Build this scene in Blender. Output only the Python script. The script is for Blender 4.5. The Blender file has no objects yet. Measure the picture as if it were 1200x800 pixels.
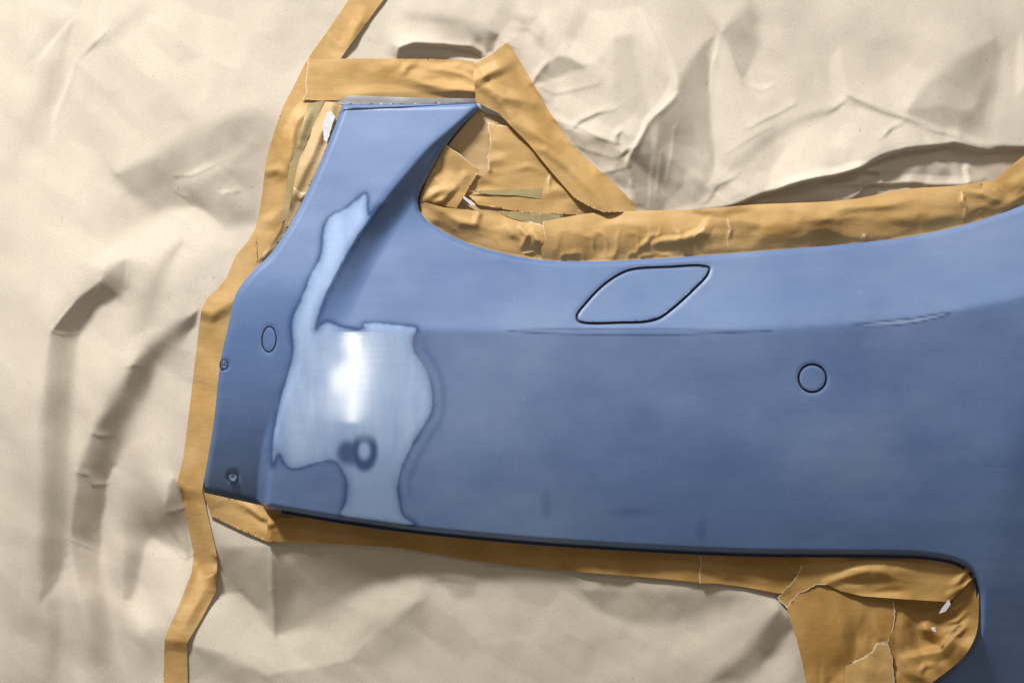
import bpy, math, random
import numpy as np
from mathutils import Vector
from mathutils.geometry import delaunay_2d_cdt

# ------------------------------------------------------------------ camera, world, lamps
S = 0.0008            # metres per millimetre-like drawing unit (one photo pixel on the reference plane)
D = 2400.0            # camera distance in those units
scn = bpy.context.scene
COL = scn.collection
cam_d = bpy.data.cameras.new('camera'); cam = bpy.data.objects.new('camera', cam_d); COL.objects.link(cam)
cam.location = (0, -D*S, 0); cam.rotation_euler = (math.pi/2, 0, 0)
cam_d.sensor_width = 36; cam_d.lens = 36*D/1200; cam_d.clip_end = 50
scn.camera = cam
world = bpy.data.worlds.new('World'); scn.world = world; world.use_nodes = True
wn = world.node_tree
bg = wn.nodes['Background']; bg.inputs[0].default_value = (1.0, 0.88, 0.77, 1); bg.inputs[1].default_value = 0.16
scn.view_settings.view_transform = 'Standard'; scn.view_settings.look = 'None'
scn.view_settings.exposure = 0.0; scn.view_settings.gamma = 1.0

def area(name, loc, target, sx, sy, power, color):
    l = bpy.data.lights.new(name, 'AREA'); l.shape = 'RECTANGLE'; l.size = sx; l.size_y = sy
    l.energy = power; l.color = color
    o = bpy.data.objects.new(name, l); COL.objects.link(o)
    o.location = loc
    d = Vector(target)-Vector(loc)
    o.rotation_euler = d.to_track_quat('-Z', 'Y').to_euler()
    return o
area('booth_lamp', (-0.98, -1.34, 2.10), (0.0, 0, 0.10), 0.42, 0.26, 122, (0.985, 0.99, 1.0))
area('booth_lamp', (0.9, -1.6, 1.3), (0.1, 0, 0), 0.9, 0.5, 5, (0.95, 0.97, 1.0))

# ------------------------------------------------------------------ numeric helpers
_rng = np.random.RandomState(7)
_LAT = _rng.rand(256, 256)*2-1
def vnoise(x, y, sx, sy=None, seed=0):
    sy = sy or sx
    u = np.asarray(x, float)/sx + seed*17.31; v = np.asarray(y, float)/sy + seed*9.77
    iu = np.floor(u).astype(int); iv = np.floor(v).astype(int)
    fu = u-iu; fv = v-iv
    fu = fu*fu*fu*(fu*(fu*6-15)+10); fv = fv*fv*fv*(fv*(fv*6-15)+10)
    a = _LAT[iu % 256, iv % 256]; b = _LAT[(iu+1) % 256, iv % 256]
    c = _LAT[iu % 256, (iv+1) % 256]; d = _LAT[(iu+1) % 256, (iv+1) % 256]
    return (a*(1-fu)+b*fu)*(1-fv)+(c*(1-fu)+d*fu)*fv
def ridged(x, y, sx, sy=None, seed=0, p=1.0):
    return (1-np.abs(vnoise(x, y, sx, sy, seed)))**p
def sstep(a, b, t):
    u = np.clip((t-a)/(b-a), 0, 1); return u*u*(3-2*u)
def softplus(s, w):
    return w*np.logaddexp(0, s/w)
def rot(x, y, deg):
    a = math.radians(deg); return x*math.cos(a)+y*math.sin(a), -x*math.sin(a)+y*math.cos(a)
def seg_dist(x, y, pts, closed=False):
    """nearest distance, side cross sign, index+t for a polyline"""
    P = np.array(pts, float)[:, :2]
    n = len(P); best = np.full(np.shape(x), 1e9); side = np.zeros(np.shape(x)); par = np.zeros(np.shape(x))
    for i in range(n if closed else n-1):
        a = P[i]; b = P[(i+1) % n]; d = b-a; L2 = d@d+1e-12
        rx = x-a[0]; ry = y-a[1]
        t = np.clip((rx*d[0]+ry*d[1])/L2, 0, 1)
        q = (rx-t*d[0])**2+(ry-t*d[1])**2
        m = q < best
        best = np.where(m, q, best); side = np.where(m, d[0]*ry-d[1]*rx, side); par = np.where(m, i+t, par)
    return np.sqrt(best), side, par
def inside(x, y, pts):
    P = np.array(pts, float); n = len(P); c = np.zeros(np.shape(x), bool)
    for i in range(n):
        x1, y1 = P[i]; x2, y2 = P[(i+1) % n]
        if y1 == y2: continue
        m = ((y1 > y) != (y2 > y)) & (x < (x2-x1)*(y-y1)/(y2-y1)+x1)
        c ^= m
    return c
def sdf(x, y, pts):
    d = seg_dist(x, y, pts, True)[0]
    return np.where(inside(x, y, pts), -d, d)
def spline(pts, step=3.0, closed=False):
    """Catmull-Rom through the points, resampled"""
    P = [np.array(p, float) for p in pts]; n = len(P); out = []
    rng = range(n if closed else n-1)
    for i in rng:
        p1, p2 = P[i], P[(i+1) % n]
        p0 = P[i-1] if (closed or i > 0) else 2*p1-p2
        p3 = P[(i+2) % n] if (closed or i+2 < n) else 2*p2-p1
        L = np.linalg.norm((p2-p1)[:2]); m = max(1, int(L/step))
        d1 = max(np.linalg.norm((p1-p0)[:2]), 1e-3)**.5; d2 = max(L, 1e-3)**.5; d3 = max(np.linalg.norm((p3-p2)[:2]), 1e-3)**.5
        m1 = d2*((p1-p0)/d1-(p2-p0)/(d1+d2)+(p2-p1)/d2)*1.0
        m2 = d2*((p2-p1)/d2-(p3-p1)/(d2+d3)+(p3-p2)/d3)*1.0
        for k in range(m):
            t = k/m; t2 = t*t; t3 = t2*t
            out.append((2*t3-3*t2+1)*p1+(t3-2*t2+t)*m1+(-2*t3+3*t2)*p2+(t3-t2)*m2)
    if not closed: out.append(P[-1])
    return [tuple(q) for q in out]
def jag(pts, amp=1.2, step=2.5, seed=1):
    """a torn edge: resample straight segments and jitter them"""
    r = random.Random(seed); out = []
    for a, b in zip(pts[:-1], pts[1:]):
        L = math.dist(a, b); m = max(1, int(L/step))
        nx, ny = -(b[1]-a[1])/max(L, .01), (b[0]-a[0])/max(L, .01)
        for k in range(m):
            t = k/m; j = r.uniform(-amp, amp) if k else 0
            out.append((a[0]+(b[0]-a[0])*t+nx*j, a[1]+(b[1]-a[1])*t+ny*j))
    out.append(pts[-1]); return out

def crease(x, y, pts, wa, wb, soft=1.4, power=1.15):
    """pts (x, y, amplitude): crest line; wa = reach left of / below the line, wb = reach on the other side"""
    R = max(wa, wb)
    A = np.array(pts, float)
    out = np.zeros(np.shape(x))
    m = (x > A[:, 0].min()-R) & (x < A[:, 0].max()+R) & (y > A[:, 1].min()-R) & (y < A[:, 1].max()+R)
    if not m.any(): return out
    xs = x[m]; ys = y[m]
    # slight wander so no fold is ruler straight
    xs = xs+2.0*vnoise(xs, ys, 31, seed=3); ys = ys+2.0*vnoise(xs, ys, 29, seed=4)
    d, s, p = seg_dist(xs, ys, pts)
    amp = np.interp(p, np.arange(len(A)), A[:, 2])
    # blend the two reaches smoothly round the ends
    k = 0.5+0.5*np.clip(np.sign(s)*np.minimum(1, d/6.0), -1, 1)
    w = wb+(wa-wb)*k
    de = np.sqrt(d*d+soft*soft)-soft
    u = np.clip(1-de/w, 0, 1)
    u = np.where(u < .25, u*u*2, u-.125)/.875      # eased foot, flat flank
    out[m] = amp*u**power
    return out

# ------------------------------------------------------------------ mesh builders
def unproject(px, py, h):
    """drawing coordinates plus height above the reference plane -> world metres"""
    k = (D-h)/D
    return (px-600)*k*S, -h*S, (400-py)*k*S

def link_mesh(name, V, F, mat, parent=None, attrs=None, smooth=True):
    me = bpy.data.meshes.new(name)
    V = np.asarray(V, np.float32)
    F4 = [np.asarray(f, np.int32) for f in F] if isinstance(F, list) else [np.asarray(F, np.int32)]
    me.vertices.add(len(V)); me.vertices.foreach_set('co', V.ravel())
    tot = sum(f.size for f in F4)
    me.loops.add(tot); me.loops.foreach_set('vertex_index', np.concatenate([f.ravel() for f in F4]))
    n = sum(len(f) for f in F4); me.polygons.add(n)
    sizes = np.concatenate([np.full(len(f), f.shape[1], np.int32) for f in F4])
    starts = np.concatenate([[0], np.cumsum(sizes)[:-1]]).astype(np.int32)
    me.polygons.foreach_set('loop_start', starts)
    me.polygons.foreach_set('loop_total', sizes)
    me.update(calc_edges=True); me.validate()
    if smooth: me.polygons.foreach_set('use_smooth', np.ones(len(me.polygons), bool))
    for k, v in (attrs or {}).items():
        a = me.attributes.new(k, 'FLOAT', 'POINT'); a.data.foreach_set('value', np.asarray(v, np.float32))
    me.materials.append(mat)
    o = bpy.data.objects.new(name, me); COL.objects.link(o)
    if parent: o.parent = parent
    return o

def fill(name, outline, hf, mat, step=2.5, skirt=1.5, parent=None, holes=(), attrf=None, edge_step=2.0, smooth=True):
    """curved sheet inside an outline: fine interior points + boundary, heights from hf(x, y), rim folded back by skirt"""
    def resample(pl):
        out = []
        for i in range(len(pl)):
            a = pl[i]; b = pl[(i+1) % len(pl)]; L = math.dist(a[:2], b[:2]); m = max(1, int(round(L/edge_step)))
            for k in range(m): out.append((a[0]+(b[0]-a[0])*k/m, a[1]+(b[1]-a[1])*k/m))
        return out
    loops = [resample(outline)]+[resample(h) for h in holes]
    B = np.array(loops[0])
    x0, y0 = B.min(0); x1, y1 = B.max(0)
    gx, gy = np.meshgrid(np.arange(x0, x1, step), np.arange(y0, y1, step*0.9))
    gx = gx+(np.arange(gx.shape[0])[:, None] % 2)*step*.5
    gx = gx.ravel(); gy = gy.ravel()
    keep = inside(gx, gy, loops[0])
    for h in loops[1:]: keep &= ~inside(gx, gy, h)
    gx = gx[keep]; gy = gy[keep]
    dmin = np.full(len(gx), 1e9)
    # distance to the boundary points, in chunks
    allb = np.array([p for l in loops for p in l])
    for i in range(0, len(allb), 64):
        c = allb[i:i+64]
        m = (gx > c[:, 0].min()-8) & (gx < c[:, 0].max()+8) & (gy > c[:, 1].min()-8) & (gy < c[:, 1].max()+8)
        if m.any():
            dd = np.sqrt(((gx[m][:, None]-c[None, :, 0])**2+(gy[m][:, None]-c[None, :, 1])**2)).min(1)
            dmin[m] = np.minimum(dmin[m], dd)
    k = dmin > step*.55
    gx = gx[k]; gy = gy[k]
    edges = []; n0 = 0
    for l in loops:
        edges += [(n0+i, n0+(i+1) % len(l)) for i in range(len(l))]; n0 += len(l)
    pts = [Vector((p[0], p[1])) for p in allb]+[Vector((a, b)) for a, b in zip(gx, gy)]
    vo, eo, fo, ov, oe, of = delaunay_2d_cdt(pts, edges, [], 0, 1e-5)
    P = np.array([(v.x, v.y) for v in vo]); F = np.array(fo)
    C = P[F].mean(1)
    kf = inside(C[:, 0], C[:, 1], loops[0])
    for h in loops[1:]: kf &= ~inside(C[:, 0], C[:, 1], h)
    F = F[kf]
    # orient towards the viewer
    a = P[F[:, 1]]-P[F[:, 0]]; b = P[F[:, 2]]-P[F[:, 0]]
    flip = (a[:, 0]*b[:, 1]-a[:, 1]*b[:, 0]) > 0
    F[flip] = F[flip][:, ::-1]
    H = hf(P[:, 0], P[:, 1])
    X, Y, Z = unproject(P[:, 0], P[:, 1], H)
    V = np.stack([X, Y, Z], 1)
    # rim
    e = np.concatenate([F[:, [0, 1]], F[:, [1, 2]], F[:, [2, 0]]])
    key = np.sort(e, 1); kk = key[:, 0].astype(np.int64)*len(P)+key[:, 1]
    u, idx, cnt = np.unique(kk, return_index=True, return_counts=True)
    be = e[idx[cnt == 1]]
    bv = np.unique(be); mp = {int(v): i for i, v in enumerate(bv)}
    nb = len(V)
    V1 = V[bv].copy(); V2 = V[bv].copy(); V2[:, 1] += skirt*S; m_ = len(bv); V2 = np.concatenate([V1, V2])
    Q = np.array([[nb+mp[int(e0[1])], nb+mp[int(e0[0])], nb+m_+mp[int(e0[0])], nb+m_+mp[int(e0[1])]] for e0 in be])
    at = {}
    if attrf:
        for kx, v in attrf(P[:, 0], P[:, 1]).items(): at[kx] = np.concatenate([v, v[bv], v[bv]])
    o = link_mesh(name, np.concatenate([V, V2]), [F, Q], mat, parent, at, smooth)
    return o

def tag(o, label=None, cat=None, group=None, kind=None):
    if label: o['label'] = label
    if cat: o['category'] = cat
    if group: o['group'] = group
    if kind: o['kind'] = kind
    return o

# ------------------------------------------------------------------ materials
def new_mat(name):
    m = bpy.data.materials.new(name); m.use_nodes = True
    nt = m.node_tree; b = nt.nodes['Principled BSDF']
    return m, nt, b
def N(nt, t, **kw):
    n = nt.nodes.new(t)
    for k, v in kw.items():
        if k in ('op',): n.operation = v
        elif hasattr(n, k) and not k[0].isdigit() and k not in ('inputs',): setattr(n, k, v)
    return n
def noise_node(nt, vec, scale, detail=4, rough=.55):
    n = nt.nodes.new('ShaderNodeTexNoise'); n.inputs['Scale'].default_value = scale
    n.inputs['Detail'].default_value = detail; n.inputs['Roughness'].default_value = rough
    nt.links.new(vec, n.inputs['Vector']); return n.outputs['Fac']
def coords(nt, scale=(1, 1, 1), rotz=(0, 0, 0)):
    g = nt.nodes.new('ShaderNodeNewGeometry'); m = nt.nodes.new('ShaderNodeMapping')
    m.inputs['Scale'].default_value = scale; m.inputs['Rotation'].default_value = rotz
    nt.links.new(g.outputs['Position'], m.inputs['Vector']); return m.outputs['Vector']
def ramp(nt, fac, stops):
    r = nt.nodes.new('ShaderNodeValToRGB'); e = r.color_ramp.elements
    while len(e) > 1: e.remove(e[-1])
    for i, (p, c) in enumerate(stops):
        el = e[0] if i == 0 else e.new(p)
        el.position = p; el.color = c if len(c) == 4 else (*c, 1)
    nt.links.new(fac, r.inputs[0]); return r.outputs[0]
def math_(nt, op, a, b=None, c=None, clamp=False):
    n = nt.nodes.new('ShaderNodeMath'); n.operation = op; n.use_clamp = clamp
    for i, v in enumerate((a, b, c)):
        if v is None: continue
        if isinstance(v, (int, float)): n.inputs[i].default_value = v
        else: nt.links.new(v, n.inputs[i])
    return n.outputs[0]
def mixc(nt, fac, a, b, mode='MIX'):
    n = nt.nodes.new('ShaderNodeMix'); n.data_type = 'RGBA'; n.blend_type = mode
    for i, v in ((0, fac), (6, a), (7, b)):
        if isinstance(v, (int, float)): n.inputs[i].default_value = v
        elif isinstance(v, tuple): n.inputs[i].default_value = (*v, 1) if len(v) == 3 else v
        else: nt.links.new(v, n.inputs[i])
    return n.outputs[2]
def attr(nt, name):
    a = nt.nodes.new('ShaderNodeAttribute'); a.attribute_name = name; return a.outputs['Fac']
def bump(nt, h, strength, dist, prev=None):
    b = nt.nodes.new('ShaderNodeBump'); b.inputs['Strength'].default_value = strength; b.inputs['Distance'].default_value = dist
    nt.links.new(h, b.inputs['Height'])
    if prev: nt.links.new(prev, b.inputs['Normal'])
    return b.outputs['Normal']

def paper_material(name, col):
    m, nt, b = new_mat(name)
    v = coords(nt); vs = coords(nt, (1, 1, 3.0))
    n1 = noise_node(nt, v, 900, 3, .7)       # fibre grain
    n2 = noise_node(nt, vs, 160, 4, .6)
    n3 = noise_node(nt, v, 9, 4, .6)
    c = mixc(nt, math_(nt, 'MULTIPLY_ADD', n1, 3.4, -1.2, True), tuple(x*.84 for x in col), tuple(min(1, x*1.13) for x in col))
    c = mixc(nt, math_(nt, 'MULTIPLY_ADD', n2, 1.6, -.3, True), c, mixc(nt, .5, c, (col[0]*1.06, col[1]*1.02, col[2]*.97)))
    c = mixc(nt, math_(nt, 'MULTIPLY_ADD', n3, 2.2, -.6, True), mixc(nt, .4, c, (col[0]*.97, col[1]*.96, col[2]*.92)), c)
    sp = noise_node(nt, v, 260, 1, .4)
    c = mixc(nt, math_(nt, 'MULTIPLY', math_(nt, 'GREATER_THAN', sp, .79), .45), c, (.30, .22, .15))
    nt.links.new(c, b.inputs['Base Color'])
    b.inputs['Roughness'].default_value = .75
    b.inputs['Specular IOR Level'].default_value = .2
    nr = bump(nt, n1, .16, .0004); nr = bump(nt, n2, .12, .0006, nr)
    nt.links.new(nr, b.inputs['Normal'])
    return m
M_paper = paper_material('kraft_paper', (.585, .515, .420))
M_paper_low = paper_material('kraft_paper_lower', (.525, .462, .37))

def tape_material(name, col, angle=0.0, rough=.58):
    m, nt, b = new_mat(name)
    v = coords(nt); vs = coords(nt, (.6, 1, 1.5), (0, math.radians(angle), 0))
    n1 = noise_node(nt, v, 1000, 2, .6)
    n2 = noise_node(nt, vs, 120, 4, .65)      # crepe streaks along the strip
    n3 = noise_node(nt, v, 22, 4, .6)        # where it sticks or lifts
    dark = tuple(x*y for x, y in zip(col, (.74, .64, .45))); light = tuple(min(1, x*y) for x, y in zip(col, (1.10, 1.13, 1.3)))
    c = mixc(nt, math_(nt, 'MULTIPLY_ADD', n3, 3.0, -1.0, True), dark, light)
    c = mixc(nt, .38, c, col)
    c = mixc(nt, math_(nt, 'MULTIPLY_ADD', n2, 2.4, -.7, True), mixc(nt, .20, c, dark), c)
    c = mixc(nt, math_(nt, 'MULTIPLY_ADD', n1, 2.2, -.7, True), mixc(nt, .22, c, dark), c)
    t = attr(nt, 'torn')                      # paper fibre laid bare along torn edges
    tf = math_(nt, 'SUBTRACT', 1.0, math_(nt, 'DIVIDE', t, 1.5), None, True)
    c = mixc(nt, math_(nt, 'MULTIPLY', tf, .8), c, (.78, .70, .58))
    nt.links.new(c, b.inputs['Base Color'])
    b.inputs['Roughness'].default_value = rough
    b.inputs['Specular IOR Level'].default_value = .3
    nr = bump(nt, n1, .2, .0003); nr = bump(nt, n2, .45, .0008, nr)
    nt.links.new(nr, b.inputs['Normal'])
    return m
TAN = (.54, .345, .135)
M_tape_h = tape_material('masking_tape_level', TAN, 0)
M_tape_v = tape_material('masking_tape_upright', TAN, 80)
M_tape_d = tape_material('masking_tape_slanting', TAN, -50)
M_tape_pale = tape_material('masking_tape_pale', (.56, .395, .205), 10)
M_tape_shaded = tape_material('masking_tape_shaded', (.41, .24, .072), 5)  # tan darkened: shade on the bottom tapes put into the colour
M_tape_low = tape_material('masking_tape_low', (.45, .275, .088), 3)  # same shade put into the colour, less strongly
M_tape_green = tape_material('masking_tape_greenish', (.38, .31, .155), 0)

def paint_material(name, with_patch=True):
    m, nt, b = new_mat(name)
    v = coords(nt); vs = coords(nt, (.18, 1, 2.2)); vv = coords(nt, (1.6, 1, .35), (0, math.radians(-12), 0))
    cloud = noise_node(nt, v, 7.5, 5, .55)
    streak = noise_node(nt, vs, 90, 5, .65)
    sweep = noise_node(nt, coords(nt, (.5, 1, 1.6), (0, math.radians(10), 0)), 11, 5, .6)
    grain = noise_node(nt, v, 1400, 2, .5)
    base = (.106, .172, .328); pale = (.152, .228, .398); deep = (.074, .124, .258)
    c = mixc(nt, math_(nt, 'MULTIPLY_ADD', cloud, 3.2, -1.15, True), deep, pale)
    c = mixc(nt, .45, c, base)
    c = mixc(nt, math_(nt, 'MULTIPLY_ADD', sweep, 3.2, -1.15, True), mixc(nt, .45, c, deep), mixc(nt, .22, c, pale))
    c = mixc(nt, math_(nt, 'MULTIPLY_ADD', streak, 2.4, -.7, True), mixc(nt, .22, c, deep), c)
    haze_n = noise_node(nt, coords(nt, (.8, 1, 1.2), (0, math.radians(25), 0)), 4.2, 6, .62)
    c = mixc(nt, math_(nt, 'MULTIPLY_ADD', haze_n, 2.0, -.92, True), c, (.24, .31, .45))
    scr = noise_node(nt, coords(nt, (.05, 1, 3.2), (0, math.radians(-4), 0)), 260, 3, .7)
    scr2 = noise_node(nt, coords(nt, (3.0, 1, .07), (0, math.radians(-14), 0)), 220, 3, .7)
    c = mixc(nt, math_(nt, 'MULTIPLY_ADD', scr, 1.2, -.70, True), c, (.22, .29, .43))
    c = mixc(nt, math_(nt, 'MULTIPLY_ADD', scr2, 1.2, -.72, True), c, (.21, .28, .42))
    dust = noise_node(nt, v, 420, 1, .4)
    c = mixc(nt, math_(nt, 'MULTIPLY', math_(nt, 'GREATER_THAN', dust, .80), .35), c, (.4, .45, .55))
    rough = math_(nt, 'MULTIPLY_ADD', cloud, .10, .36)
    if with_patch:
        s = attr(nt, 'patch')                 # distance to the outline of the glossy unsanded patch
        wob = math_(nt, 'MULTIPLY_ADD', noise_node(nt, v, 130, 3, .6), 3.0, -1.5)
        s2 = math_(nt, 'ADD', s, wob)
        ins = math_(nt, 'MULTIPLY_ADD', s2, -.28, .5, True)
        pc = mixc(nt, math_(nt, 'MULTIPLY_ADD', streak, 2.0, -.5, True), (.33, .44, .62), (.44, .54, .72))  # pale tones paint the patch's reflection of bright surroundings
        lo = attr(nt, 'light_fade')
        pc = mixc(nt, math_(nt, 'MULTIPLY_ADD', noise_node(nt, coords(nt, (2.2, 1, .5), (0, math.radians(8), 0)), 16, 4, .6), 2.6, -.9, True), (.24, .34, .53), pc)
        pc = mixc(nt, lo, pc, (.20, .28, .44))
        vary = math_(nt, 'MULTIPLY_ADD', noise_node(nt, v, 24, 3, .6), 3.2, -1.0, True)
        soft_in = math_(nt, 'MULTIPLY_ADD', s2, -.085, .1, True)
        edge_k = math_(nt, 'SUBTRACT', 1.0, math_(nt, 'MULTIPLY', math_(nt, 'SUBTRACT', 1.0, soft_in), math_(nt, 'MULTIPLY_ADD', vary, .55, .15)))
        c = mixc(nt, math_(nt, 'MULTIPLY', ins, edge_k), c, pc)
        def band(src, c0, w, k):
            t = math_(nt, 'DIVIDE', math_(nt, 'SUBTRACT', src, c0), w)
            g = math_(nt, 'POWER', 2.718, math_(nt, 'MULTIPLY', math_(nt, 'MULTIPLY', t, t), -1.0))
            return math_(nt, 'MULTIPLY', g, k)
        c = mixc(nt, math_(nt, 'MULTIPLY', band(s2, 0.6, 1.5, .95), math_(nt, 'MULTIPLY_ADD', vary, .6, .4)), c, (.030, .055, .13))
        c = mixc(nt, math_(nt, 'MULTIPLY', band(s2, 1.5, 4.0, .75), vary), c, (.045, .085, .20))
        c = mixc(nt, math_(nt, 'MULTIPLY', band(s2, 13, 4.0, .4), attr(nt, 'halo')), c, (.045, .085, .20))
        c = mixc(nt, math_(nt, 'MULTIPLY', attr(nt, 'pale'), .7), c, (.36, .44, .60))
        k = attr(nt, 'stain')
        c = mixc(nt, k, c, (.035, .065, .155))
        gl = attr(nt, 'gloss')
        rough = math_(nt, 'SUBTRACT', rough, math_(nt, 'MULTIPLY', math_(nt, 'MAXIMUM', ins, gl), .315))
    nt.links.new(c, b.inputs['Base Color'])
    nt.links.new(rough, b.inputs['Roughness'])
    b.inputs['Specular IOR Level'].default_value = .5
    nr = bump(nt, grain, .05, .0002); nr = bump(nt, streak, .025, .0006, nr)
    nt.links.new(nr, b.inputs['Normal'])
    return m
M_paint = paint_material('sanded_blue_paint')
M_paint_cap = paint_material('sanded_blue_paint_cap', False)
def plain(name, col, rough=.5, metal=0.0):
    m, nt, b = new_mat(name)
    v = coords(nt); n = noise_node(nt, v, 240, 3, .6)
    c = mixc(nt, n, tuple(x*.75 for x in col), tuple(min(1, x*1.2) for x in col))
    nt.links.new(c, b.inputs['Base Color']); b.inputs['Roughness'].default_value = rough
    b.inputs['Metallic'].default_value = metal
    return m
M_dark = plain('recess_shade_dark', (.012, .016, .03), .7)  # near black, paints the shade down in the recesses
M_lip = plain('shaded_blue_lip', (.020, .030, .060), .6)  # lip tone: shade along the panel edge put into the colour
M_white = plain('white_foam', (.62, .61, .62), .7)
M_steel = plain('screw_steel', (.35, .40, .50), .35, .8)

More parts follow.
